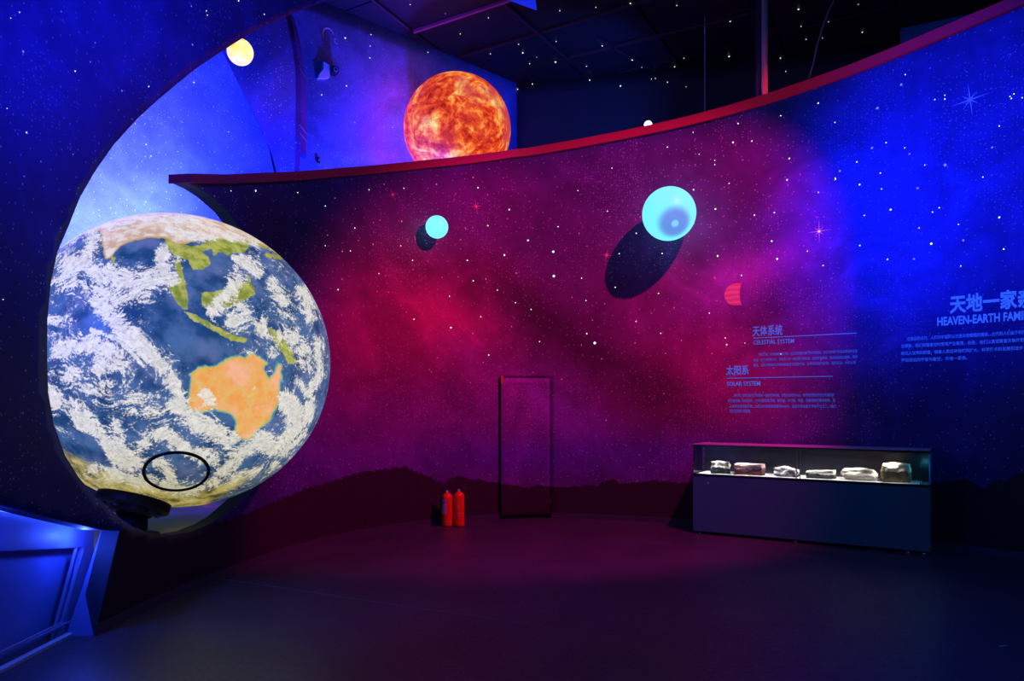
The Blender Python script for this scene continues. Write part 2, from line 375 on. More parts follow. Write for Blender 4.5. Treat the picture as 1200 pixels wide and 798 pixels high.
flat_paint(wl, lambda x, y: np.stack([.12+.05*np.sin(x/60), .16+.05*np.sin(x/60), .62+.2*np.sin(x/90+y/130)], 1))
wr = rear('wall_right', P0, dR, 9.5, [M_dark, M_dark], Vector((.215, .976, 0)))
wf = None
# platform behind the opening
M_plat = plain('grey_platform_paint', (.6, .5, .36), .7)
bm = bmesh.new()
pp = [W3(np.array([s]), 0., .16)[0][:2] for s in np.linspace(sz(160, 500)[0], sz(352, 500)[0], 24)]
q = P0+dL*3.6+Vector((.687, -.727, 0))*.06; q2 = P0+dL*9.2+Vector((.687, -.727, 0))*.06
prism(bm, [tuple(p) for p in pp]+[(q.x, q.y), (q2.x, q2.y)], Matrix(), .5)
tag(obj('platform', bm, M_plat), 'low grey platform seen through the opening beneath the earth globe', 'platform')
# ------------------------------------------------------------------ low recess under the left wall
M_rec = plain('recess_panel_paint', (.16, .2, .5), .5, var=.2, scale=4)
M_strut = plain('recess_strut', (.3, .33, .6), .35, .3)
def flatpanel(name, pts, thick, mat, parent=None, ax=Vector((-1, 0, 0))):
    bm = bmesh.new(); a = [bm.verts.new(p) for p in pts]; b = [bm.verts.new(Vector(p)+ax*thick) for p in pts]
    bm.faces.new(a); bm.faces.new(b[::-1])
    for i in range(len(pts)): j = (i+1) % len(pts); bm.faces.new((a[i], b[i], b[j], a[j]))
    return obj(name, bm, mat, parent)
rc = empty('light_recess', (-3.3, 4.6, 0), 'low blue lit recess with slanted end at the foot of the left wall', 'recess')
def L(p): return Vector(p)-Vector((-3.3, 4.6, 0))
# slanted jamb
ja, jb = W3(np.array([sz(110,745)[0]]), 0., 0)[0], W3(np.array([sz(140,622)[0]]), sz(140,622)[1], 0)[0]
jc, jd = jb+np.array([-.15, .02, 0]), ja+np.array([-.20, .0, 0])
flatpanel('end_panel', [L(ja), L(jb), L(jc), L(jd)], .03, M_rec, rc, Vector((0, 1, 0)))
def onx(x, y, X): d = (X)*F/(x-HX); return Vector((X, d, EZ+(HY-y)/F*d))
XB = -3.24
top = 1.9
# back panel: upper strip, right strip, with lower inner panel set back
iy = 4.96
flatpanel('upper_panel', [L((XB, 2.2, 1.25)), L((XB, 2.2, 1.75)), L((XB, 4.3, 1.25)), L((XB, 5.3, .88)), L((XB, 5.62, .74)), L((XB, 5.62, .60)), L(onx(98, 641, XB)), L(onx(0, 646, XB)), L((XB, 3.0, 1.08))], .03, M_rec, rc)
i1, i2 = onx(91, 643, XB), onx(62, 742, XB)
flatpanel('inner_panel', [L((XB-.09, 2.2, 0)), L((XB-.09, 2.2, 1.3)), L((XB-.09, 4.6, 1.05)), L((XB-.09, 5.6, .72)), L((XB-.09, 5.6, 0))], .03, M_rec, rc)
r1, r2 = onx(118, 632, XB), onx(82, 742, XB)
flatpanel('side_panel', [L(onx(97, 641, XB)), L((XB, 5.62, .6)), L((XB, 5.62, 0)), L((XB, onx(74, 741, XB).y, 0))], .03, M_rec, rc)
for k, (xa, xb) in enumerate(((89, 60), (97, 67))):
    bm = bmesh.new(); A = onx(xa, 643, XB+.01); B = onx(xb, 741, XB+.01); B.z = 0.
    tube(bm, [L(A), L(B)], .012, 6); obj('strut', bm, M_strut, rc)
bm = bmesh.new(); box(bm, L((XB+.02, 3.6, .09)), (.02, 3.2, .02)); box(bm, L((XB+.05, 5.0, .09)), (.01, .5, .01)); obj('rail', bm, M_strut, rc)
bm = bmesh.new(); box(bm, L((XB+.07, 3.6, .01)), (.05, 3.3, .02)); obj('floor_strip', bm, plain('pale_floor_strip', (.5, .5, .7), .4), rc)
# led strips: one under the slanted wall edge
M_led = emis('blue_led_strip', (.05, .12, 1), 9)
a1, a2 = sz(-260, 540), sz(116, 620)
bm = bmesh.new(); ss = np.linspace(a1[0], a2[0], 14)
tube(bm, [L(W3(np.array([s]), a1[1]+(a2[1]-a1[1])*(s-a1[0])/(a2[0]-a1[0])+.03, .2)[0]) for s in ss], .006, 6); obj('led_strip', bm, M_led, rc)
l = bpy.data.lights.new('recess_light', 'POINT'); l.energy = 9; l.color = (.03, .08, 1); l.shadow_soft_size = .02
o = bpy.data.objects.new('recess_light', l); COL.objects.link(o); o.location = (-3.12, 5.28, .70)
for yy, e in ((4.3, 9), (3.3, 12)):
    l = bpy.data.lights.new('recess_light', 'POINT'); l.energy = e*.5; l.color = (.02, .05, 1); l.shadow_soft_size = .05
    o = bpy.data.objects.new('recess_light', l); COL.objects.link(o); o.location = (-3.1, yy, .86 if yy > 4 else 1.05)
# ------------------------------------------------------------------ spheres
def ico(R, sub):
    bm = bmesh.new(); bmesh.ops.create_icosphere(bm, subdivisions=sub, radius=R); return bm
def globe_mat(name, colr, diff=.35, em=.8):
    pass
EC = pt(213, 424, 6.9); ER = 1.371; CAMP = Vector((0, 0, EZ))
def A(pts, ox, oy, k=3.325): return np.array([(ox+x/k, oy+y/k) for x, y in pts])
U = lambda p: A(p, 40, 230); D_ = lambda p: A(p, 40, 430)
GREEN = [U([(505,165),(520,210),(560,240),(600,250),(620,290),(660,285),(685,265),(680,235),(655,215),(690,205),(700,232),(716,218),(760,225),(820,218),(838,200),(830,175),(780,160),(700,165),(650,190),(600,195),(560,175)]),
 U([(545,262),(562,240),(575,270),(590,340),(600,400),(600,440),(578,440),(545,400),(520,350),(518,328),(548,330),(556,300)]),
 U([(580,448),(620,458),(680,488),(760,532),(830,556),(825,566),(770,563),(700,522),(620,482)]),
 U([(650,375),(700,372),(740,360),(800,335),(850,340),(860,380),(830,400),(740,440),(700,458),(655,425)]),
 U([(825,290),(840,310),(862,380),(850,395),(832,340)]),
 U([(905,505),(960,535),(1000,590),(1022,650),(990,650),(930,560)]),
 U([(895,218),(960,230),(968,248),(905,236)]), U([(300,232),(318,240),(316,266),(302,262)]), U([(785,165),(830,150),(900,190),(920,215),(860,190)])]
TAN = [U([(105,200),(180,153),(255,135),(262,150),(265,185),(278,248),(300,238),(335,195),(380,175),(440,160),(510,162),(560,190),(640,175),(700,165),(780,170),(838,172),(900,195),(960,235),(985,225),(900,150),(820,110),(700,70),(560,50),(440,50),(300,75),(150,135),(95,200)])]
AUS = [np.concatenate([U([(605,695),(640,668),(720,657),(750,637),(800,622),(820,632),(850,610),(880,625),(907,650),(895,672),(915,712),(935,690),(948,650),(963,660),(965,720)]), D_([(957,50),(955,130),(925,195),(880,240),(840,285),(795,275),(782,240),(790,205),(760,178),(735,172),(700,165),(650,175),(620,172),(600,160),(605,90),(612,30)])])]
CAP = [D_([(95,310),(160,350),(260,400),(330,420),(430,440),(520,485),(600,500),(700,470),(800,430),(870,405),(800,460),(700,520),(600,600),(300,600),(100,420)])]
CLB = [  # cloud strokes: polyline, width px, weight
 (U([(250,420),(330,500),(400,560),(470,630),(520,690),(545,735)]), 11, .95),(U([(300,430),(380,520),(450,600)]), 10, .5),
 (U([(130,260),(250,300),(400,330),(520,300)]), 18, .55),(U([(180,330),(300,400),(420,370)]), 16, .4),(U([(230,160),(200,250)]), 12, .5),
 (U([(500,210),(510,300),(540,330)]), 13, .8),(U([(560,245),(480,250)]), 8, .4),(U([(790,240),(830,260),(870,290)]), 8, .9),(U([(780,290),(800,330),(740,400),(700,440)]), 13, .7),
 (U([(780,400),(820,460),(770,490)]), 11, .6),(U([(930,340),(970,410)]), 9, .6),(U([(1050,370),(1080,460)]), 10, .6),(U([(1010,560),(1050,600)]), 12, .6),(U([(880,510),(960,560),(940,600)]), 10, .6),
 (U([(100,600),(180,570),(280,590),(330,640),(250,670)]), 14, .55),(U([(60,330),(160,320)]), 10, .35),(U([(60,480),(150,490)]), 8, .3),(U([(220,520),(330,560),(420,650),(460,700)]), 3, .5),
 (U([(110,190),(300,110),(480,80),(640,110),(760,150),(860,185)]), 7, .4),(U([(520,130),(640,160),(780,165)]), 7, .6),
 (D_([(60,110),(150,170),(230,240),(300,320),(370,400)]), 11, 1.0),(D_([(310,230),(330,300),(400,380)]), 12, .6),(D_([(400,330),(450,260),(520,260),(600,330),(700,360)]), 9, .6),
 (D_([(560,150),(640,220),(720,240),(760,270)]), 15, .75),(D_([(500,10),(545,60)]), 8, .8),(D_([(660,100),(700,150)]), 9, .7),(D_([(900,300),(960,310),(1020,250),(1020,180),(990,140)]), 14, .8),(D_([(880,270),(800,340),(740,420)]), 11, .6),(D_([(940,380),(800,420),(640,470)]), 7, .45),
 (D_([(150,30),(260,80),(380,130),(470,170)]), 22, .28),(D_([(480,370),(520,400),(540,450)]), 8, .6),(D_([(1030,60),(1080,120),(1060,200)]), 8, .5),(D_([(240,400),(420,440),(620,490)]), 10, .6),(U([(980,470),(1000,560),(1060,660)]), 14, .35),(U([(1100,560),(1110,700),(1070,780)]), 8, .5)]
def earth():
    me = bpy.data.meshes.new('globe'); bm = ico(ER, 8); bm.to_mesh(me); bm.free()
    n = len(me.vertices); P = np.zeros(n*3); me.vertices.foreach_get('co', P); P = P.reshape(-1, 3); N = P/ER
    view = np.array(CAMP-EC); view /= np.linalg.norm(view); vis = N@(np.array(CAMP-EC))-ER > -.05
    x, y = project(P+np.array(EC)); Q = np.stack([x, y], 1)[vis]
    def sd(polys):
        out = np.full(n, -30.)
        best = np.full(len(Q), -1e9)
        for p in polys:
            d = sdf_seg(Q, p); d = np.where(inside(Q, p), d, -d); best = np.maximum(best, d)
        out[vis] = best; return out
    def put(nm, v): me.attributes.new(nm, 'FLOAT', 'POINT').data.foreach_set('value', v.astype('f'))
    put('green', sd(GREEN)); put('tan', sd(TAN)); put('aus', sd(AUS)); put('cap', sd(CAP))
    cl_ = np.zeros(n); c = np.zeros(len(Q))
    for pl, wd, wt in CLB:
        d = sdf_seg(Q, pl, False); c = np.maximum(c, wt*np.exp(-(d/(wd*.82))**2))
    for cx, cy, r in ((D_([(958,247)])[0][0], D_([(958,247)])[0][1], 5.5),): c = c*(1-1.2*np.exp(-((Q[:, 0]-cx)**2+(Q[:, 1]-cy)**2)/r**2))
    for cx, cy, r in (*[(q_[0], q_[1], 26) for q_ in U([(570,500),(660,580),(440,180),(700,270)])], *[(q_[0], q_[1], 18) for q_ in D_([(240,300),(760,215)])]): c = c-.45*np.exp(-((Q[:, 0]-cx)**2+(Q[:, 1]-cy)**2)/r**2)
    cl_[vis] = c; put('cloud', cl_)
    t = NT('backlit_earth_print'); at = lambda nm: t.n('ShaderNodeAttribute', attribute_name=nm).outputs['Fac']
    P_ = t.obj()
    warp = t.noise(P_, 2.2, 3, .5, 0, True)
    wv = t.n('ShaderNodeVectorMath', {0: warp, 1: (.5, .5, .5)}, operation='SUBTRACT').outputs[0]
    wv = t.n('ShaderNodeVectorMath', {0: wv, 'Scale': .7}, operation='SCALE').outputs[0]
    V_ = t.n('ShaderNodeVectorMath', {0: P_, 1: wv}, operation='ADD').outputs[0]
    st = t.n('ShaderNodeMapping', {'Vector': V_, 'Rotation': (0, math.radians(-35), 0), 'Scale': (1., 1., 2.1)}).outputs[0]
    coast = t.math('MULTIPLY', t.math('SUBTRACT', t.noise(P_, 14, 6, .65), .5), 9.)
    def m(nm, wdt=.7): return t.rng(t.math('ADD', at(nm), coast), -wdt, wdt)
    n_a = t.noise(P_, 5, 7, .6); n_b = t.noise(P_, 13, 6, .6)
    oc = t.mix(t.rng(n_a, .35, .65), (.012, .055, .17), (.07, .15, .34))
    oc = t.mix(t.rng(t.noise(P_, 3.3, 3), .5, .7), oc, (.11, .16, .36))
    tan_c = t.mix(t.rng(n_b, .35, .65), (.62, .42, .26), (.85, .74, .6)); tan_c = t.mix(t.rng(at('tan'), 0., 3., 1., 0.), tan_c, (.55, .38, .1))
    gr_c = t.mix(t.rng(n_b, .35, .65), (.2, .26, .03), (.5, .5, .1))
    au_c = t.mix(t.rng(n_b, .3, .7), (.95, .36, .08), (.85, .52, .16)); au_c = t.mix(t.rng(n_a, .45, .7), au_c, (1., .5, .32)); au_c = t.mix(t.rng(t.math('ADD', at('aus'), t.math('MULTIPLY', n_b, 5.)), 2., 6., .8, 0.), au_c, (.55, .5, .1))
    c = t.mix(t.rng(t.math('ADD', at('aus'), coast), -2.6, -.3, 0., .7), oc, (.1, .5, .55))
    c = t.mix(m('aus'), c, au_c); c = t.mix(m('green'), c, gr_c); c = t.mix(m('tan'), c, tan_c)
    cp = t.mix(t.rng(n_a, .35, .6), (.10, .10, .03), (.68, .58, .22)); c = t.mix(t.rng(t.math('ADD', at('cap'), coast), -5., 5.), c, cp)
    f1 = t.noise(st, 4.2, 10, .68, .9); f2 = t.noise(st, 15, 8, .7, .3); sp = t.noise(P_, 60, 4, .65)
    dens = t.math('MULTIPLY', at('cloud'), t.rng(t.noise(P_, 7.5, 4, .6), .3, .62, .10, .42))
    land = t.math('MAXIMUM', m('aus', 3.), m('green', 3.))
    fx = t.math('ADD', t.math('MULTIPLY', f1, .42), t.math('MULTIPLY', f2, .44)); fx = t.math('ADD', fx, t.math('MULTIPLY', sp, .28))
    tot = t.math('SUBTRACT', t.math('ADD', fx, dens), t.math('MULTIPLY', land, .045))
    cf = t.math('MULTIPLY', t.rng(tot, .597, .705), t.rng(sp, .3, .55, .72, 1.))
    c = t.mix(t.math('MULTIPLY', cf, .95), c, t.mix(t.rng(f2, .3, .7), (.62, .60, .52), (1., .96, .86)))
    # darker yellow tint towards the lower pole
    zz = t.n('ShaderNodeSeparateXYZ', {0: P_}).outputs[2]
    ye = t.rng(zz, -1.36, -.6, 1., 0.); c = t.mix(ye, c, t.mix(1., c, (.66, .62, .38), 'MULTIPLY'))
    t.set(base=t.mix(.28, (0., 0., 0.), c), rough=.45, spec=.3, em=c, es=.92)
    g = empty('earth_globe', EC, 'huge glowing earth globe with clouds and orange continent bulging through the wall opening', 'globe')
    link('sphere_skin', me, t.m, g, True)
    def facing(x, y):                          # unit vector from the globe centre to the point seen at (x, y)
        d = (pt(x, y, 1)-CAMP).normalized(); o = EC-CAMP; t_ = d.dot(o); q = t_*t_-(o.dot(o)-ER*ER)
        return (d*(t_-math.sqrt(max(q, 0)))-o).normalized()
    bm = bmesh.new()
    d = facing(207, 555); rr = .245
    Mx = align(d); h = math.sqrt(ER**2-rr**2)
    for k in range(64):
        pass
    ring = [Mx @ Vector((rr*math.cos(2*math.pi*k/64), rr*math.sin(2*math.pi*k/64), h)) for k in range(65)]
    tube(bm, ring, .015, 8, False); tag(obj('port_ring', bm, M_blackmetal, g, True), 'black ring seam on the lower part of the globe')
    d = facing(157, 588); Mx = align(d)
    bm = bmesh.new(); lathe(bm, [(0, ER-.06), (.29, ER-.06), (.305, ER-.03), (.305, ER+.045), (.285, ER+.06), (.2, ER+.07), (.17, ER+.11), (0, ER+.11)], 48, Mx)
    fl_ = tag(obj('mounting_flange', bm, M_blackmetal, g, False), 'black bolted disc under the globe')
    sb = bpy.data.materials.get('steel_bolt') or plain('steel_bolt', (.5, .5, .5), .3, 1.)
    for k in range(10):
        a = 2*math.pi*k/10; bm = bmesh.new(); lathe(bm, [(0, ER+.085), (.02, ER+.085), (.02, ER+.05)], 8, Mx @ Matrix.Translation((.235*math.cos(a), .235*math.sin(a), 0)))
        obj('bolt', bm, sb, fl_)
    bm = bmesh.new(); ft = Mx @ Vector((0, 0, ER+.05)); lathe(bm, [(0, .49-EC.z), (.22, .49-EC.z), (.22, .51-EC.z), (.125, .53-EC.z), (.125, ft.z+.02), (0, ft.z+.02)], 32, Matrix.Translation((ft.x, ft.y, 0)))
    obj('pedestal', bm, M_blackmetal, g, True)
    return g
earth()
# venus-like globe on the rear wall
VC = pt(536, 152, 11.1); VR = 62.5/F*11.1
t = NT('backlit_fiery_planet_print'); P_ = t.obj()
n1 = t.noise(P_, 2.3, 9, .68, 1.2); n2 = t.noise(P_, 9, 8, .7, .6); n3 = t.noise(P_, 1.6, 3, .5)
f = t.math('ADD', t.math('MULTIPLY', n1, .6), t.math('MULTIPLY', n2, .4))
c = t.n('ShaderNodeValToRGB', {0: f}); r = c.color_ramp; r.elements[0].position = .39; r.elements[0].color = (.32, .01, .01, 1); r.elements[1].position = .62; r.elements[1].color = (1., .8, .28, 1)
for p, q in ((.455, (.62, .035, .01, 1)), (.50, (.85, .10, .02, 1)), (.55, (.95, .33, .06, 1))): e = r.elements.new(p); e.color = q
cc = t.mix(t.rng(n3, .52, .68), c.outputs[0], (.6, .05, .07)); vo = t.n('ShaderNodeTexVoronoi', {'Vector': P_, 'Scale': 3.2}).outputs['Distance']
cc = t.mix(t.rng(vo, .05, .075, .85, 0.), cc, (.08, .005, .03))
M_v = t.set(base=t.mix(.3, (0., 0., 0.), cc), rough=.5, em=cc, es=1.0)
g = empty('fiery_planet_globe', VC, 'large glowing orange red planet globe above the rim of the curved wall', 'globe')
me = bpy.data.meshes.new('sphere_skin'); bm = ico(VR, 6); bm.to_mesh(me); bm.free(); link('sphere_skin', me, M_v, g, True)
bm = bmesh.new(); wn = Vector((-.687, .727, 0)); tube(bm, [wn*(VR-.12), wn*(VR+.02)], .12, 16); obj('wall_bracket', bm, M_blackmetal, g)
for an in (120, 150, 180, 207, 232):
    a = math.radians(an); p = wn*.60+Vector((.727, .687, 0))*(.84*math.cos(a))+Vector((0, 0, .84*math.sin(a)))
    point('added_halo_light', VC+p, (1, .01, .14), 2.0, .05)  # added unseen lamps that make the red halo on the wall
# smaller lit balls
def ball(name, x, y, d, r, mat, label, rod, sub=5):
    c = pt(x, y, d); g = empty(name, c, label, 'lamp')
    me = bpy.data.meshes.new('lamp_globe'); bm = ico(r, sub); bm.to_mesh(me); bm.free(); link('lamp_globe', me, mat, g, True)
    bm = bmesh.new(); dv = Vector(rod)-c; tube(bm, [dv.normalized()*r*.95, dv], .012, 8); obj('wall_rod', bm, M_blackmetal, g)
    return g, c
def cyan_mat(name, es, patch=None):
    t = NT(name); P_ = t.obj(); c = t.mix(t.noise(P_, 2.5, 2), (.15, .78, .95), (.2, .86, .98))
    if patch:
        dt = t.n('ShaderNodeVectorMath', {0: t.n('ShaderNodeVectorMath', {0: P_}, operation='NORMALIZE').outputs[0], 1: Vector(patch).normalized()}, operation='DOT_PRODUCT').outputs['Value']
        c = t.mix(t.rng(dt, .72, .93), c, (.12, .26, .7)); c = t.mix(t.rng(dt, .985, .998), c, (.2, .6, 1.))
    return t.set(base=(.04, .08, .12), rough=.35, spec=.1, em=c, es=es)
ball('pale_blue_ball_lamp', 512, 266, 9.84, 13.2/F*9.84, cyan_mat('small_ball_light', 1.25), 'small glowing pale cyan ball on the left half of the red mural', W3(np.array([sz(512, 266)[0]]), sz(512, 266)[1], 0)[0])
ball('pale_blue_ball_lamp', 784, 250.5, 9.78, 31/F*9.78, cyan_mat('big_ball_light', 1.15, (.05, -.88, -.62)), 'large glowing cyan ball with a violet patch casting a dark oval shadow', W3(np.array([sz(784, 250)[0]]), sz(784, 250)[1], 0)[0])
t = NT('warm_moon_light'); P_ = t.obj(); M_moon = t.set(base=(.4, .3, .1), em=t.mix(t.rng(t.noise(P_, 9, 6), .4, .65), (1., .52, .1), (1., .85, .42)), es=1.25)
ball('moon_ball_lamp', 281.5, 61, 8.5, 14.8/F*8.5, M_moon, 'small glowing yellow moon ball at the edge of the big dark arch', pt(281.5, 61, 9.05))
point('moon_glow', pt(284, 60, 8.3), (1, .3, .08), 12, .1)
# tapering starry pier behind the prow
def d_(x, y, d=9.1): return pt(x, y, d)
pier = [(258,55),(272,83),(289,116),(302,142),(313,165),(320,187),(327,215),(333,260),(342,260),(343.5,215),(345,190),(346,164),(346.5,140),(346.5,110),(346,80),(343,60),(339,38),(333,10),(326,-20),(322,-45),(225,-45),(235,0)]
px3 = [d_(*p) for p in pier]; nrm = Vector((.25, -1, 0)).normalized()
pg = empty('starry_wall_pier', d_(335, 260), 'tall tapering starry blue wall fin behind the wall tip, beside the moon ball', 'wall fin')
off = Vector(pg.location)
def slab(name, pts, back, mat, parent):
    bm = bmesh.new(); n = len(pts); a = [bm.verts.new(p-off) for p in pts]; b = [bm.verts.new(p-off+back) for p in pts]
    bm.faces.new(a); bm.faces.new(b[::-1])
    for i in range(n): j = (i+1) % n; bm.faces.new((a[i], b[i], b[j], a[j]))
    bmesh.ops.triangulate(bm, faces=bm.faces[:]); bmesh.ops.subdivide_edges(bm, edges=[e for e in bm.edges if e.calc_length() > .3], cuts=2)
    o = obj(name, bm, mat, parent); me = o.data
    P = np.zeros(len(me.vertices)*3); me.vertices.foreach_get('co', P); P = P.reshape(-1, 3)+np.array(off)
    set_mural(me, P[:, 0]*1.3+3, P[:, 2]); x, y = project(P); c = np.tile(np.array([.03, .035, .26]), (len(x), 1))
    me.attributes['paint'].data.foreach_set('color', np.concatenate([c, np.ones((len(c), 1))], 1).astype('f').ravel()); return o
slab('fin_face', px3[:5]+px3[11:], Vector((0.03, .12, 0)), M_mural_nm, pg)
slab('lower_panel', [p+Vector((0, .012, 0)) for p in px3[4:12]], Vector((.03, .12, 0)), M_mural_nm, pg)
slab('side_band', [d_(x+dx, y, 9.2) for x, y, dx in ((346,176,0),(346.5,140,0),(346,80,0),(339,38,0),(333,10,0))]+[d_(x, y, 9.2) for x, y in ((337,8),(344,36),(350,78),(351.5,110),(351.5,176))], Vector((0, .3, 0)), M_mural_nm, pg)
# ------------------------------------------------------------------ star points: dots of light put in as small glowing meshes
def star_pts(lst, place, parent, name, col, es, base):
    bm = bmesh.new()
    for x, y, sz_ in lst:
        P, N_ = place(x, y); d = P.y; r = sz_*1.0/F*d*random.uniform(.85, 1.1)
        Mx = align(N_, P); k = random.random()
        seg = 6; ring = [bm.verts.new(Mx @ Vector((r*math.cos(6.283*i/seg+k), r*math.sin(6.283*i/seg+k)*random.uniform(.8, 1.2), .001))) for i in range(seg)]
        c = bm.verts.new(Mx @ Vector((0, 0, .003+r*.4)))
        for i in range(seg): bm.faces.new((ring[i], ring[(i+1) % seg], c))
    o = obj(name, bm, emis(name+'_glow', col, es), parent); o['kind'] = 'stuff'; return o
def on_wall(x, y):
    s, z = sz(x, y); p = W3(np.array([s]), z, -.002)[0]; i = np.interp(s, SV, NV[:, 0]), np.interp(s, SV, NV[:, 1]); return Vector(p), Vector((-i[0], -i[1], 0))
def on_rear(x, y):
    k = (x-HX)/F; t_ = (P0.x-k*P0.y)/(k*dL.y-dL.x); d = P0.y+dL.y*t_; n_ = Vector((.687, -.727, 0)); return pt(x, y, d)+n_*.004, n_
def on_dark(x, y):
    if x < 606 and y > 98: return on_rear(x, y)
    k = (x-HX)/F; t_ = (P0.x-k*P0.y)/(k*dR.y-dR.x); d = P0.y+dR.y*t_; dc = F*(ZC-EZ)/(HY-y)
    if dc < d: return cl(x, y)+Vector((0, 0, .01)), Vector((0, 0, -1))
    n_ = Vector((-.215, -.976, 0)); return pt(x, y, d)+n_*.004, n_
def tr(l, ox, oy, k): return [(ox+a[0]/k, oy+a[1]/k, a[2] if len(a) > 2 else .62) for a in l]
white = tr([(652,10),(1058,8),(1135,75,.9),(410,77,.9),(335,133),(582,137),(476,185,.9),(565,225,1.4),(393,237,.9),(567,311,1.3),(263,256),(665,318),(680,397),(857,160),(948,231),(797,232),(783,350),(935,371),(1143,240,.9),(755,82),(683,513),(711,546,1.4),(517,541),(205,492,.8),(75,462),(487,428),(284,327),(432,404),(200,381),(310,454),(856,470),(1114,441),(943,512),(338,588),(1175,552)], 460, 220, 3)
white += tr([(262,162),(466,153),(5,257),(178,386),(448,490),(152,520),(517,575),(837,575),(957,373),(320,653),(80,747,.9),(1014,750),(872,695),(900,150),(5,490)], 380, 190, 5)
white += tr([(503,683,1.4),(224,453,.9),(345,551,.9),(66,636,1.2),(332,745),(785,704,.8),(478,377),(704,424),(128,211),(305,408),(63,135),(130,432),(225,690),(618,770),(767,582,.8),(534,543),(242,573),(309,470),(517,122),(556,120),(556,105),(810,110),(825,100),(815,118),(857,115),(768,225),(402,25),(82,768),(21,712),(609,608),(400,310),(327,290),(213,365),(508,560),(456,622)], 940, 80, 3.323)
white += tr([(269,372),(197,413),(381,400,.9),(434,396),(286,433),(330,450),(330,462),(539,445,.9),(533,505,.9),(370,515),(332,587,.9),(270,533,.9),(441,604),(497,597),(490,677,.9),(505,727,.9),(338,718,.9),(405,773),(41,472),(28,593),(515,325),(620,290),(667,344),(395,347),(668,500),(621,540),(737,690),(815,728),(1129,610,.8)], 700, 0, 2.396)
white += tr([(838,3,.9),(725,38),(728,53),(928,50),(263,250,.8),(522,304,.8),(23,381),(92,466,.9),(36,64),(67,43),(811,671),(898,671,1.),(1046,677),(1143,724)], 0, 0, 3)+[(3,351,.6),(850,396,.5),(915,415,.5),(873,402,.4)]
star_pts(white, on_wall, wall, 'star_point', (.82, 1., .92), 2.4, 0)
red = tr([(32,118,1.),(256,142),(493,142),(239,215),(240,183),(436,300,.8),(328,322,.8),(683,205),(656,160),(606,220),(631,386),(746,408),(910,441),(990,422),(1133,317,1.),(1140,398),(48,437),(419,489),(282,513),(852,546),(1016,538),(703,466),(664,552)], 460, 220, 3)
red += tr([(657,130,1.1),(872,90,1.),(350,130),(62,211),(181,273),(287,355),(325,340),(453,346,.9),(285,481,1.1),(105,523,1.1),(18,428,.9),(199,460),(489,463),(103,686,.8),(825,384),(869,384),(797,453),(762,219),(770,185),(957,190),(1073,332),(358,666),(519,629),(691,676),(785,672),(1122,650),(945,683),(308,757),(376,763),(1045,157)], 380, 190, 5)
red += tr([(103,124),(72,168),(80,176),(233,33),(272,141),(225,216),(447,228),(456,178),(563,203),(710,128),(835,70),(947,107),(941,257,.7),(1006,60),(1119,109,.7),(727,355,.7),(377,8)], 480, 380, 3.158)
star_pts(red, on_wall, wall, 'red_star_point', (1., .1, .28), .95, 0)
blue = tr([(293,155,1.5),(272,310,1.5),(418,334,1.2),(557,377,1.8),(740,309,1.3),(450,467,1.3),(628,670,1.3),(436,743,1.4),(147,400,1.3),(386,64,1.5)], 940, 80, 3.323)+tr([(80,181,1.5),(214,40,.9),(333,150,.9),(676,157,1.4),(316,218,.9),(427,319,1.1),(255,543,.9),(142,568,.8),(83,620,.8),(672,22,1.)], 0, 0, 3)
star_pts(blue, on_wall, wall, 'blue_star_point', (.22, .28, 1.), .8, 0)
rear_l = tr([(163,134,.9),(251,162),(250,204,.9),(454,184),(168,302,.8),(80,334,.8),(197,431),(254,122),(66,509),(330,448),(232,3)], 350, 0, 3)+tr([(803,464,.8),(513,508,1.),(530,549,1.),(681,290,.9),(475,435),(750,375),(624,533)], 0, 0, 3)
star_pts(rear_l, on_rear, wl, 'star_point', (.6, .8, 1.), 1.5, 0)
dark = tr([(99,170,1.1),(370,160,1.),(373,62,.8),(217,189,.7),(197,231,.5),(163,198,.5),(163,220,.4),(243,165,.5),(249,244,.4),(125,191,.4),(66,241,.5),(152,222,.4),(565,28,1.),(572,76),(586,112),(744,92,.9),(514,164,.5),(529,201,.5),(632,108,.5),(649,63,.5),(733,14,.5),(223,17),(93,11,.8),(14,131,.6),(301,90,.6)], 700, 0, 2.396)
dark += tr([(788,188,1.),(674,191),(568,121),(773,158),(812,226),(903,220,1.),(667,65),(1012,235),(1023,282),(1131,303),(822,296),(1067,163),(1173,213,1.),(1166,14,.9),(918,40),(1045,28),(723,353,.8),(770,314),(905,148),(837,203,.4),(392,18),(515,50,.4)], 350, 0, 3)
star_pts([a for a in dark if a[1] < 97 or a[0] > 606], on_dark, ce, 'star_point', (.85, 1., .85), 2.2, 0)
# printed spiky stars, crescent planet, ringed moon
def wall_mesh(name, pts2, faces, mat, parent, off=-.004):
    pts2 = np.array(pts2); me = bpy.data.meshes.new(name); me.from_pydata(W3(pts2[:, 0], pts2[:, 1], off).tolist(), [], faces); return link(name, me, mat, parent)
def print_mat(name, c1, c2=None, es=0.):
    t = NT(name); v = t.noise(t.obj(), 25, 3); return t.set(base=t.mix(v, c1, c2 or c1), rough=.6)
M_sb, M_sr = print_mat('pale_blue_print', (.75, .8, 1.)), print_mat('salmon_print', (1., .3, .4))
def burst(x, y, L_, mat, n=8, rot=.15):
    s, z = sz(x, y); k = float(np.interp(s, SV, CV[:, 1]))/F; pts = []; 
    for i in range(2*n):
        a = rot+math.pi*i/n; r = (L_ if i % 4 == 0 else L_*.55) if i % 2 == 0 else L_*.10
        pts.append((s+r*k*math.cos(a), z+r*k*math.sin(a)))
    pts.append((s, z)); m_ = len(pts)-1
    wall_mesh('printed_star', pts, [(i, (i+1) % m_, m_) for i in range(m_)], mat, wall)
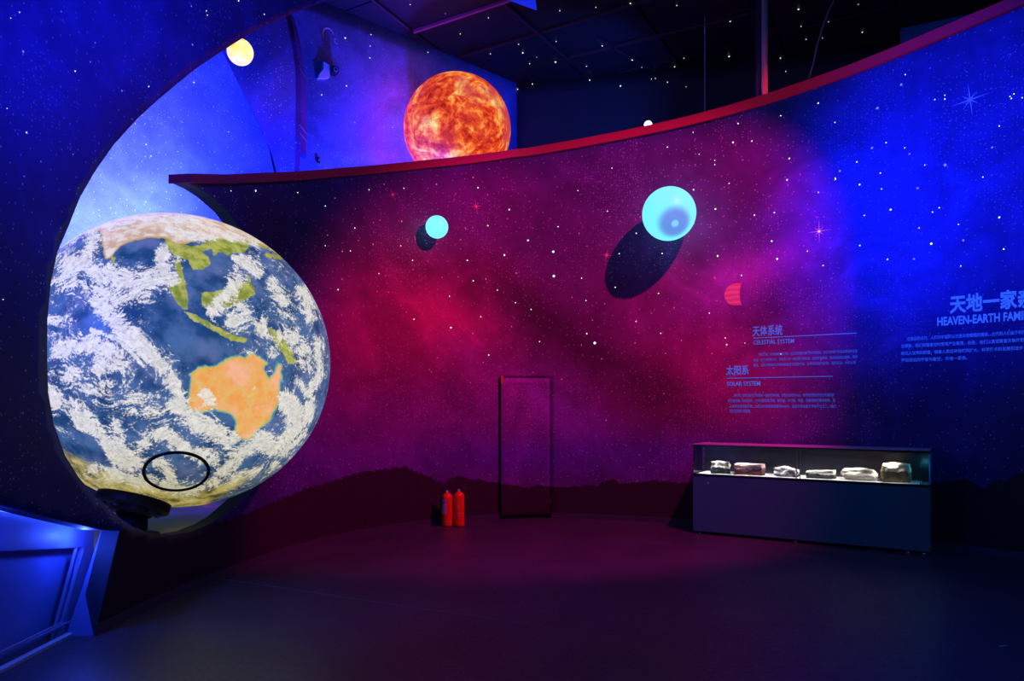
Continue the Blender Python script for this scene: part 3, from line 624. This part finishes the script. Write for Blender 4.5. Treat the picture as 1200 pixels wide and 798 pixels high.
for a in ((960,271,14,M_sb,8,.02),(1137,117,20,M_sb,8,.12),(460,228,8,M_sr,8,.5),(558,242,9,M_sr,8,.2),(711,299,8,M_sr,8,-.2)): burst(*a)
# crescent planet print
s0, z0 = sz(862, 345); k = float(np.interp(s0, SV, CV[:, 1]))/F; R_ = 13*k; pts = []; nn = 28
for i in range(nn+1):
    a = math.radians(62+ i*(298-62)/nn); pts.append((s0+R_*math.cos(a), z0+R_*math.sin(a)))
for i in range(nn+1):
    a = math.radians(62+ i*(298-62)/nn); pts.append((s0+R_*(.47+.0*a)*0+ (R_*math.cos(math.radians(62)))+ (R_*.38)*(math.cos(a)), z0+R_*.99*math.sin(a)*(1 if abs(math.cos(a)) < 2 else 1)))
# inner edge: flatter ellipse so that a thick crescent remains
inner = []
for i in range(nn+1):
    a = math.radians(62+i*(298-62)/nn); yv = math.sin(a); inner.append((s0+R_*(.55-.18*(1-yv*yv)), z0+R_*yv))
pts = pts[:nn+1]+inner
t = NT('banded_crescent_print'); uvz = t.n('ShaderNodeSeparateXYZ', {0: t.obj()}).outputs[2]
bands = t.math('SINE', t.math('ADD', t.math('MULTIPLY', uvz, 95.), t.math('MULTIPLY', t.noise(t.obj(), 12, 3), 4.)))
M_cr = t.set(base=t.mix(t.rng(bands, -1.6, 1.), (.85, .2, .25), (1., .5, .45)), rough=.6)
wall_mesh('printed_planet', pts, [(i, i+1, nn+1+i+1, nn+1+i) for i in range(nn)], M_cr, wall)
# thin printed ring and small ring on the rear wall
def arc_print(cx, cy, rx, ry, a0, a1, wmax, rot=0):
    P, N_ = on_rear(cx, cy); kx = P.y/F; u = dL*-1; bm = bmesh.new(); prev = None; m = 24
    for i in range(m+1):
        a = math.radians(a0+(a1-a0)*i/m); wd = wmax*math.sin(math.pi*min(max(i/m, .04), .96))
        row = []
        for q in (1, -1):
            ex, ey = (rx+q*wd)*math.cos(a), (ry+q*wd)*math.sin(a); e2, f2 = ex*math.cos(rot)-ey*math.sin(rot), ex*math.sin(rot)+ey*math.cos(rot)
            row.append(bm.verts.new(P+u*(e2*kx*1.05)+Vector((0, 0, 1))*(f2*kx)))
        if prev: bm.faces.new((prev[0], prev[1], row[1], row[0]))
        prev = row
    obj('printed_ring', bm, M_sb, wl)
arc_print(385, 42, 7, 8.5, 15, 215, 1.0); arc_print(394, 48.5, 2.2, 3, 0, 359, .5, .3)
# ------------------------------------------------------------------ wall writing
M_txt = NT('light_blue_lettering'); M_txt = M_txt.set(base=(.1, .5, 1.), rough=.5, em=(.06, .25, 1.), es=.32)  # print given an added glow so the lettering stands out
M_txt2 = NT('blue_small_lettering'); M_txt2 = M_txt2.set(base=(.08, .35, .9), rough=.5, em=(.04, .16, .8), es=.3)  # same added glow on the small print
def text(body, x, y, h, name, mat=None, bold=0., x1=None, fill=1.0):
    """text with its left foot at picture point (x, y), glyph height h px, squeezed to end at x1"""
    cu = bpy.data.curves.new('t', 'FONT'); cu.body = body; cu.size = 1; cu.offset = bold; cu.resolution_u = 2
    o = bpy.data.objects.new('t', cu); COL.objects.link(o); bpy.context.view_layer.update()
    me = bpy.data.meshes.new_from_object(o.evaluated_get(bpy.context.evaluated_depsgraph_get())); bpy.data.objects.remove(o)
    P = np.zeros(len(me.vertices)*3); me.vertices.foreach_get('co', P); P = P.reshape(-1, 3)
    s, z = sz(x, y); k = float(np.interp(s, SV, CV[:, 1]))/F; H_ = P[:, 1].max()-P[:, 1].min()
    sc = h*k/H_; sx = sc
    if x1: sx = (sz(x1, y)[0]-s)/(P[:, 0].max()-P[:, 0].min())
    Q = W3(s+(P[:, 0]-P[:, 0].min())*sx, z+(P[:, 1]-P[:, 1].min())*sc, -.005); me.vertices.foreach_set('co', Q.astype('f').ravel())
    me.update(); return link(name, me, mat or M_txt, wall)
text('天体系统', 882, 394.5, 12.5, 'heading_lettering', bold=.012, x1=917)
text('CELESTIAL SYSTEM', 883, 404, 5, 'subheading_lettering', bold=.01, x1=930.5)
text('太阳系', 851, 440, 11.5, 'heading_lettering', bold=.02, x1=877.5)
text('SOLAR SYSTEM', 852, 452.5, 5.2, 'subheading_lettering', bold=.02, x1=891)
text('天地一家亲', 1113, 368, 22, 'heading_lettering', bold=.03, x1=1212)
text('HEAVEN-EARTH FAMILY', 1098.5, 382, 10, 'subheading_lettering', bold=.025, x1=1212)
def para(lines, name):
    for body, x, y, x1, h in lines: text(body, x, y, h, name, M_txt2, .014, x1)
para([('宇宙万物，天体系统层级分明，由近及远相互吸引的天体组成，在引力作用下彼此绕转运行不息', 889, 417.5, 1005, 3.6), ('地球，位于太阳系之中，天体大小不一相互吸引和绕转，形成天体系统，地月系组成太阳系，银河', 883, 424, 1005, 3.6), ('星系，以及更高级的天体系统直至可观测宇宙，天体系统层次分明，浩瀚无边，永无止境', 883, 430, 1003, 3.6)], 'paragraph_lettering')
para([('太阳系，是受太阳引力约束在一起的天体系统，它是以太阳为中心，和所有受到太阳引力约束的天', 860, 465.5, 978, 3.8), ('体的集合体。包括太阳、八大行星及其卫星、矮行星、小行星、彗星、流星体和行星际物质，是', 853, 471.5, 979, 3.8), ('人类所在的恒星系统，太阳占太阳系总质量的99.86%，其余天体加起来不到千分之二，我们', 855, 478, 980, 3.8), ('就生活在这个家园里。', 855, 483.5, 880, 3.8)], 'paragraph_lettering')
para([('在遥远的古代，人们对宇宙的认识是非常模糊的猜测，古代的人们由于科技水平的限制，只能', 1063, 399.5, 1240, 4.6), ('在想象，他们仰望星空时常常产生敬畏，但是，他们认真观察着天象并把它们记录在册，留', 1056, 408, 1240, 4.6), ('给后人宝贵的财富，随着人类活动领域的扩大，科学技术的发展和进步，人类的目光投向', 1056, 416.5, 1240, 4.6), ('更加深远的宇宙与星空，天地一家亲。', 1056, 424.5, 1134, 4.6)], 'paragraph_lettering')
def rule(x0, y0, x1, th=.8):
    s_, z_ = sz(x0, y0); s1 = sz(x1, y0)[0]; k = 10/F*th; ss = np.linspace(s_, s1, 16); pts = [(s, z_) for s in ss]+[(s, z_+k) for s in ss]
    wall_mesh('rule_line', pts, [(i, i+1, 17+i, 16+i) for i in range(15)], M_txt, wall)
rule(883, 396.8, 1004); rule(852, 443.8, 976)
# ------------------------------------------------------------------ display case
CL, CR = Vector((2.33, 9.35, 0)), Vector((4.60, 7.97, 0)); u = (CR-CL).normalized(); rz = math.atan2(u.y, u.x); bk = Vector((-u.y, u.x, 0)); LEN = (CR-CL).length; DEP = .5
cb = empty('display_case', CL, 'long low dark display cabinet with a glass top showing six stones', 'display case', rz=rz)
M_case = plain('dark_laminate', (.04, .14, .16), .45, var=.1, scale=8)
M_deck = plain('pale_deck_board', (.7, .7, .7), .6)
M_frame = plain('black_case_frame', (.015, .015, .02), .3, .5)
t = NT('clear_case_glass'); gt = t.n('ShaderNodeBsdfTransparent', {0: (.93, .96, .98, 1)}).outputs[0]; gg = t.n('ShaderNodeBsdfGlossy', {0: (1, 1, 1, 1), 1: .03}).outputs[0]
fr = t.n('ShaderNodeFresnel', {0: 1.45}).outputs[0]; vn = t.noise(t.obj(), 3); fr = t.math('MULTIPLY', fr, t.rng(vn, .2, .8, .85, 1.))
ms = t.n('ShaderNodeMixShader', {0: fr, 1: gt, 2: gg}).outputs[0]; t.t.links.new(ms, t.t.nodes['Material Output'].inputs[0]); M_glass = t.m
ZD, ZT = .775, 1.155
def cbox(name, x0, x1, y0, y1, z0, z1, mat, bev=0, parent=cb):
    bm = bmesh.new(); box(bm, ((x0+x1)/2, (y0+y1)/2, (z0+z1)/2), (x1-x0, y1-y0, z1-z0), bev=bev); return obj(name, bm, mat, parent)
cbox('cabinet_body', 0, LEN, 0, DEP, .035, ZD-.012, M_case, .006)
for xx in (.08, LEN*.47, LEN-.22, LEN-.06):
    for yy in (.05, DEP-.06):
        bm = bmesh.new(); lathe(bm, [(0, 0), (.028, 0), (.028, .012), (.012, .016), (.012, .04), (0, .04)], 14, Matrix.Translation((xx, yy, 0))); obj('levelling_foot', bm, plain('steel_foot', (.6, .6, .65), .25, .9) if 'steel_foot' not in bpy.data.materials else bpy.data.materials['steel_foot'], cb, True)
cbox('deck', .04, LEN-.1, .03, DEP-.02, ZD-.012, ZD, M_deck)
cbox('deck_frame', 0, LEN, -.002, .03, ZD-.03, ZD-.004, M_frame)
cbox('glass_pane', .02, LEN*.475, .004, .010, ZD, ZT-.02, M_glass); cbox('glass_pane', LEN*.49, LEN-.012, .004, .010, ZD, ZT-.02, M_glass)
cbox('glass_pane', .004, .010, .012, DEP-.012, ZD, ZT-.02, M_glass)
cbox('glass_top', 0, LEN, 0, DEP, ZT-.008, ZT, plain('pale_top', (.6, .5, .6), .3))
cbox('top_frame', 0, LEN, .0, .018, ZT-.03, ZT-.008, M_frame)
cbox('back_panel', .01, LEN-.01, DEP-.014, DEP, ZD-.012, ZT-.008, plain('dark_back_panel', (.03, .03, .05), .25))
tag(cbox('end_panel', LEN-.016, LEN-.004, .012, DEP-.014, ZD, ZT-.03, plain('cyan_reflection_panel', (.15, .6, .75), .4)), 'end panel coloured like a cyan reflection')  # cyan reflection in the end glass, put in as panel colour
for xx in (.035, LEN*.475, LEN*.49, LEN-.10): cbox('post', xx-.004, xx+.004, .0, .012, ZD-.012, ZT-.02, M_frame)
for xx in (.2, LEN-.26):
    bm = bmesh.new(); lathe(bm, [(0, 0), (.012, 0), (.012, .006), (0, .008)], 12, Matrix.Translation((xx, 0, ZD-.12)) @ Matrix.Rotation(math.pi/2, 4, 'X')); obj('lock', bm, bpy.data.materials['steel_foot'], cb)
cbox('light_bar', .12, LEN-.2, .035, .06, ZT-.03, ZT-.012, M_frame)
def cw(x, y, z=0): return CL+u*x+bk*y+Vector((0, 0, z))
for k in range(6):
    xx = .23+k*.40
    l = bpy.data.lights.new('case_spot', 'SPOT'); l.energy = 17; l.color = (1, .93, .85); l.spot_size = math.radians(95); l.spot_blend = .8; l.shadow_soft_size = .012
    o = bpy.data.objects.new('case_spot', l); COL.objects.link(o); o.location = cw(xx, .07, ZT-.045); o.rotation_euler = (cw(xx, .19, ZD)-o.location).to_track_quat('-Z', 'Y').to_euler()
l = bpy.data.lights.new('added_cyan_light', 'POINT'); l.energy = .35; l.color = (.1, .7, 1); l.shadow_soft_size = .02; o = bpy.data.objects.new('added_cyan_light', l); COL.objects.link(o); o.location = cw(LEN-.07, .12, ZD+.2)  # added cyan light for the sheen on the end panel
def stone_mat(name, top, low, lev, speck=None, sp_sc=18, sp_t=.62, rough=.8):
    t = NT(name); P_ = t.obj(); z = t.n('ShaderNodeSeparateXYZ', {0: P_}).outputs[2]; n_ = t.noise(P_, 14, 6, .6)
    zz = t.math('ADD', z, t.math('MULTIPLY', t.math('SUBTRACT', n_, .5), .09)); f = t.rng(zz, lev-.006, lev+.006)
    c = t.mix(f, t.mix(t.noise(P_, 40, 4), low, tuple(x*.4 for x in low)), t.mix(t.noise(P_, 22, 5), top, tuple(x*.75 for x in top)))
    if speck: c = t.mix(t.rng(t.noise(P_, sp_sc, 6, .7), sp_t-.02, sp_t+.03), c, speck)
    return t.set(base=c, rough=rough, normal=t.bump(t.noise(P_, 35, 6, .7), .5, .01))
def stone(x0, x1, yt, yb, label, mat, seed, boxy=.5, dep=.16, rot=0., topcut=None, rough=.2):
    """a rough block: a subdivided cube rounded partly towards an ellipsoid, with layered noise"""
    xm, dd = (x0+x1)/2, .0
    # distance along the case front for the picture columns
    def along(x): k = (x-HX)/F; b = CL+bk*.17; return (k*b.y-b.x)/(u.x-k*u.y)
    a0, a1 = along(x0), along(x1); c = (a0+a1)/2; wd = a1-a0; P = cw(c, .17, ZD); h = (yb-yt)/F*P.y*.97
    bm = bmesh.new(); bmesh.ops.create_cube(bm, size=2); bmesh.ops.subdivide_edges(bm, edges=bm.edges[:], cuts=15, use_grid_fill=True)
    for v in bm.verts:
        p = v.co.copy(); sph = p.normalized()*1.18; q = p.lerp(sph, 1-boxy)
        nz = noise.fractal(p*1.1+Vector((seed, 0, 0)), 1, 2, 5); n2 = noise.fractal(p*4+Vector((0, seed, 0)), 1, 2, 3)
        q *= 1+rough*nz+.07*n2
        if topcut and q.z > topcut(q.x): q.z = topcut(q.x)+.05*n2
        q.z = max(q.z, -.93); v.co = Vector((q.x*wd/2/1.05, q.y*dep/2, (q.z+.93)*h/1.95))
    o = obj('stone_specimen', bm, mat, None, True); o.location = P+Vector((0, 0, .0005)); o.rotation_euler = (0, 0, rz+rot)
    return tag(o, label, 'stone', 'stones in the display case')
stone(834, 855, 539, 553.5, 'small cream topped stone with black base, at the left end of the case', stone_mat('cream_black_stone', (.8, .74, .62), (.03, .03, .03), .08), 1.3, .75, .13, .1)
stone(861, 896, 543, 556.5, 'flat brick shaped pinkish stone with dark maroon front', stone_mat('pink_stone', (.8, .5, .45), (.2, .05, .06), .085, (.6, .35, .3), 25, .66), 4.1, .95, .17, 0, None, .05)
stone(908, 936, 544, 558.5, 'angular white stone with black mottling, third from the left in the case', stone_mat('mottled_white_stone', (.85, .82, .76), (.7, .66, .58), .02, (.03, .03, .03), 13, .57), 7.7, .6, .15, -.1, lambda x: .75-.45*abs(x+.3))
stone(945, 979, 548, 560.5, 'flat cream slab stone with dark underside, just right of the middle posts', stone_mat('cream_slab_stone', (.82, .78, .68), (.04, .035, .03), .055), 9.2, .8, .15, 0, lambda x: .5+.15*x, .12)
stone(988, 1027.5, 550, 564, 'rounded grey tan speckled stone, second from the right in the case', stone_mat('speckled_grey_stone', (.6, .54, .44), (.5, .42, .32), .02, (.25, .2, .15), 45, .6), 12.6, .35, .17, 0, None, .14)
stone(1033, 1067, 543, 565.5, 'largest stone, tan above and darkly pitted below, at the right end', stone_mat('pitted_tan_stone', (.78, .66, .42), (.22, .15, .07), .125, (.05, .035, .02), 16, .60), 15.5, .6, .19, .1, None, .13)
# ------------------------------------------------------------------ fire extinguishers
M_fred = plain('red_enamel', (1., .05, .005), .3, 0, .5, .05); M_hose = plain('black_rubber', (.02, .02, .02), .5); M_tag = plain('pale_tag', (.6, .4, .75), .5); M_band = plain('pale_ring_print', (.9, .4, .3), .4)
def extinguisher(x, y, h, label, flip, tagged):
    d = 1402.5/(y-HY); c = Vector(((x-HX)/F*d, d, 0)); g = empty('fire_extinguisher', c, label, 'fire extinguisher', 'fire extinguishers on the floor'); r = .074
    bm = bmesh.new(); lathe(bm, [(0, .0), (r*.86, .0), (r*.98, .012), (r, .03), (r, h-.05), (r*.93, h-.02), (r*.7, h+.005), (r*.35, h+.022), (r*.25, h+.03), (0, h+.03)], 36); obj('cylinder_body', bm, M_fred, g, True)
    bm = bmesh.new(); lathe(bm, [(0, h+.025), (.02, h+.025), (.02, h+.055), (.014, h+.06), (0, h+.06)], 16); obj('valve', bm, plain('brass_valve', (.5, .4, .3), .3, .9) if 'brass_valve' not in bpy.data.materials else bpy.data.materials['brass_valve'], g, True)
    bm = bmesh.new(); tube(bm, [(0, 0, h+.05), (.03*flip, -.01, h+.062), (.085*flip, -.015, h+.058)], .008, 8); tube(bm, [(0, 0, h+.06), (.035*flip, -.01, h+.08), (.075*flip, -.015, h+.086)], .008, 8); obj('handle', bm, M_hose, g, True)
    bm = bmesh.new(); tube(bm, [(.015*flip, -.01, h+.045), (.06*flip, -.0, h+.03), (.084*flip, -.0, h-.05), (.086*flip, .0, h-.16), (.086*flip, .0, h-.26)], [.009, .009, .009, .01, .014], 8); obj('hose', bm, M_hose, g, True)
    bm = bmesh.new(); lathe(bm, [(0, 0), (.016, 0), (.016, .008), (0, .01)], 16, Matrix.Translation((0, -.02, h+.04)) @ Matrix.Rotation(math.pi/2, 4, 'X')); obj('pressure_gauge', bm, plain('white_gauge', (.8, .8, .8), .4) if 'white_gauge' not in bpy.data.materials else bpy.data.materials['white_gauge'], g)
    def curved(name, a0, a1, z0, z1, mat):
        bm = bmesh.new(); prev = None
        for i in range(11):
            a = math.radians(a0+(a1-a0)*i/10); A_ = [bm.verts.new(((r+.0015)*math.cos(a), (r+.0015)*math.sin(a), z)) for z in (z0, z1)]
            if prev: bm.faces.new((prev[0], A_[0], A_[1], prev[1]))
            prev = A_
        obj(name, bm, mat, g, True)
    if tagged:
        curved('instruction_label', 205, 265, h*.40, h*.86, M_tag); curved('label_header', 206, 264, h*.72, h*.80, plain('violet_print', (.2, .08, .5), .5)); curved('lower_ring', 180, 360, h*.15, h*.16, M_band)
    else:
        curved('lower_ring', 180, 360, h*.40, h*.415, M_band); curved('lower_ring', 180, 360, h*.34, h*.345, M_band); curved('arrow_print', 262, 270, h*.52, h*.7, M_band)
extinguisher(524.2, 616.5, .435, 'red fire extinguisher with a pale violet label, the left of the pair', -1, True)
extinguisher(538, 616.5, .45, 'red fire extinguisher with a thin ring line, the right of the pair', 1, False)
# ------------------------------------------------------------------ things above and behind the wall
# spotlight peeking over the rim
P = pt(759.5, 146, 10.30); g = empty('spotlight', P, 'small spotlight with a glaring blue white lens just above the red rim', 'spotlight')
ax = (CAMP+Vector((.5, 0, 3))-P).normalized(); Mx = align(ax)
bm = bmesh.new(); lathe(bm, [(0, -.2), (.05, -.19), (.068, -.12), (.07, .0), (.074, .01), (.06, .01), (.058, -.01), (0, -.01)], 24, Mx); obj('housing', bm, M_blackmetal, g, True)
bm = bmesh.new(); lathe(bm, [(0, .012), (.03, .008), (.056, -.004)], 24, Mx); obj('lens', bm, emis('spotlight_lens', (.45, .6, 1), 5), g, True)
bm = bmesh.new(); tube(bm, [(0, .1, -.07), (0, .1, -.45)], .015, 8); obj('yoke', bm, M_blackmetal, g)
spot('spotlight_spill', P+Vector((-.05, .3, .1)), P+Vector((-.9, 1.9, 1.3)), (.02, .1, 1), 200, 100, 1)
# vertical pipe with a red lit foot
def column(name, x, y0, y1, d, r, mat, label, cat):
    a, b = pt(x, y0, d), pt(x, y1, d); bm = bmesh.new(); tube(bm, [(0, 0, 0), b-a], r, 14); o = obj(name, bm, mat, None, True); o.location = a; return tag(o, label, cat)
dP = 10.3
o = column('vertical_pipe', 896, 185, -60, dP, .045, plain('grey_pipe_paint', (.5, .4, .4), .35), 'upright round pipe lit red just above the red rim', 'pipe')
o = column('vertical_pipe', 889.5, 185, -60, dP+.1, .05, plain('dark_pipe_paint', (.03, .03, .05), .35), 'dark upright pipe directly left of the red lit pipe', 'pipe')
point('rim_red_light', pt(909, 112, dP-.35), (1, .01, .0), 8, .02)
o = column('hanging_cable', 826, 190, -40, 10.9, .008, plain('grey_cable', (.2, .3, .4), .5), 'thin straight cable hanging above the middle of the rim', 'cable')
bm = bmesh.new(); A0 = pt(942, 110, 10.0); pts = [pt(x, y, 10.0)-A0 for x, y in ((942,110),(948,92),(953,75),(957,55),(963,35),(970,15),(980,-5),(990,-30))]; tube(bm, pts, .009, 8)
o = obj('hanging_cable', bm, bpy.data.materials['grey_cable'], None, True); o.location = A0; tag(o, 'slanting curved cable hanging right of the red lit pipe', 'cable')
# boxed duct at the right
bm = bmesh.new(); A0, B0 = pt(1055, 33, 9.2), pt(1215, -6, 8.55); ln = math.hypot(B0.x-A0.x, B0.y-A0.y); rzz = math.atan2(B0.y-A0.y, B0.x-A0.x)
box(bm, (ln/2, .25, -.35), (ln, .5, .7), bev=.01); o = obj('boxed_duct', bm, plain('dark_blue_duct_paint', (.03, .05, .14), .5)); o.location = A0; o.rotation_euler = (0, 0, rzz); tag(o, 'dark blue boxed duct rising behind the red rim at upper right', 'duct')
# blue hanging panel at the top
bm = bmesh.new(); A0 = pt(590, -14, 9.0); q = [A0, pt(590, -2, 9.0), pt(629, 12, 8.6), pt(626, -16, 8.6)]
a = [bm.verts.new(p-A0) for p in q]; b = [bm.verts.new(p-A0+Vector((0, .04, .02))) for p in q]; bm.faces.new(a); bm.faces.new(b[::-1])
for i in range(4): bm.faces.new((a[i], b[i], b[(i+1) % 4], a[(i+1) % 4]))
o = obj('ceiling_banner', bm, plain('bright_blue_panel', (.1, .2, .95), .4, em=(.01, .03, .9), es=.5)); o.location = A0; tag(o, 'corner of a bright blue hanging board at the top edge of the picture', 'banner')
# small wall device on the rear wall
P, N_ = on_rear(383, 86); k = P.y/F; g = empty('wall_device', P, 'small pale bracket with a square black lens on the blue rear wall', 'wall device')
uu = -dL; zz = Vector((0, 0, 1))
def dv(px_, py_, off): return uu*((px_-383)*k*1.02)+zz*((86-py_)*k)+N_*off
bm = bmesh.new(); q = [(376,76),(384,78),(384,92),(379,94.5),(370,97),(370,94),(376,85)]
a = [bm.verts.new(dv(x, y, .0)) for x, y in q]; b = [bm.verts.new(dv(x, y, .06)) for x, y in q]; bm.faces.new(a); bm.faces.new(b)
for i in range(7): bm.faces.new((a[i], b[i], b[(i+1) % 7], a[(i+1) % 7]))
obj('bracket', bm, plain('pale_bracket', (.7, .75, .9), .4), g)
bm = bmesh.new(); T = Matrix.Translation(dv(388.3, 83.3, .07)) @ align(N_); box(bm, (0, 0, 0), (.105, .105, .12), 0, .012, M=T); obj('lens_housing', bm, M_black, g)
bm = bmesh.new(); lathe(bm, [(.024, .062), (.034, .066), (.036, .06)], 20, T); obj('lens_ring', bm, plain('blue_lens_ring', (.2, .3, .7), .3), g, True)
P, N_ = on_rear(372.5, 188); g = empty('wall_switch', P, 'tiny dark fitting low on the blue rear wall above the rim', 'wall fitting')
bm = bmesh.new(); box(bm, (0, 0, .015), (.05, .08, .03), 0, .005, M=align(N_)); obj('cover', bm, M_black, g)
bm = bmesh.new(); box(bm, (0, 0, .035), (.02, .03, .012), 0, 0, M=align(N_)); obj('button', bm, M_strut, g)
# scrap on the floor
bm = bmesh.new(); tube(bm, [(-.035, -.012, .004), (-.01, .0, .006), (.012, .002, .005), (.035, .014, .004)], .004, 6); o = obj('scrap', bm, plain('pale_scrap', (.6, .6, .7), .5), None, True); o.location = (3.36, 4.96, 0); tag(o, 'tiny pale scrap lying on the dark floor at lower right', 'scrap')
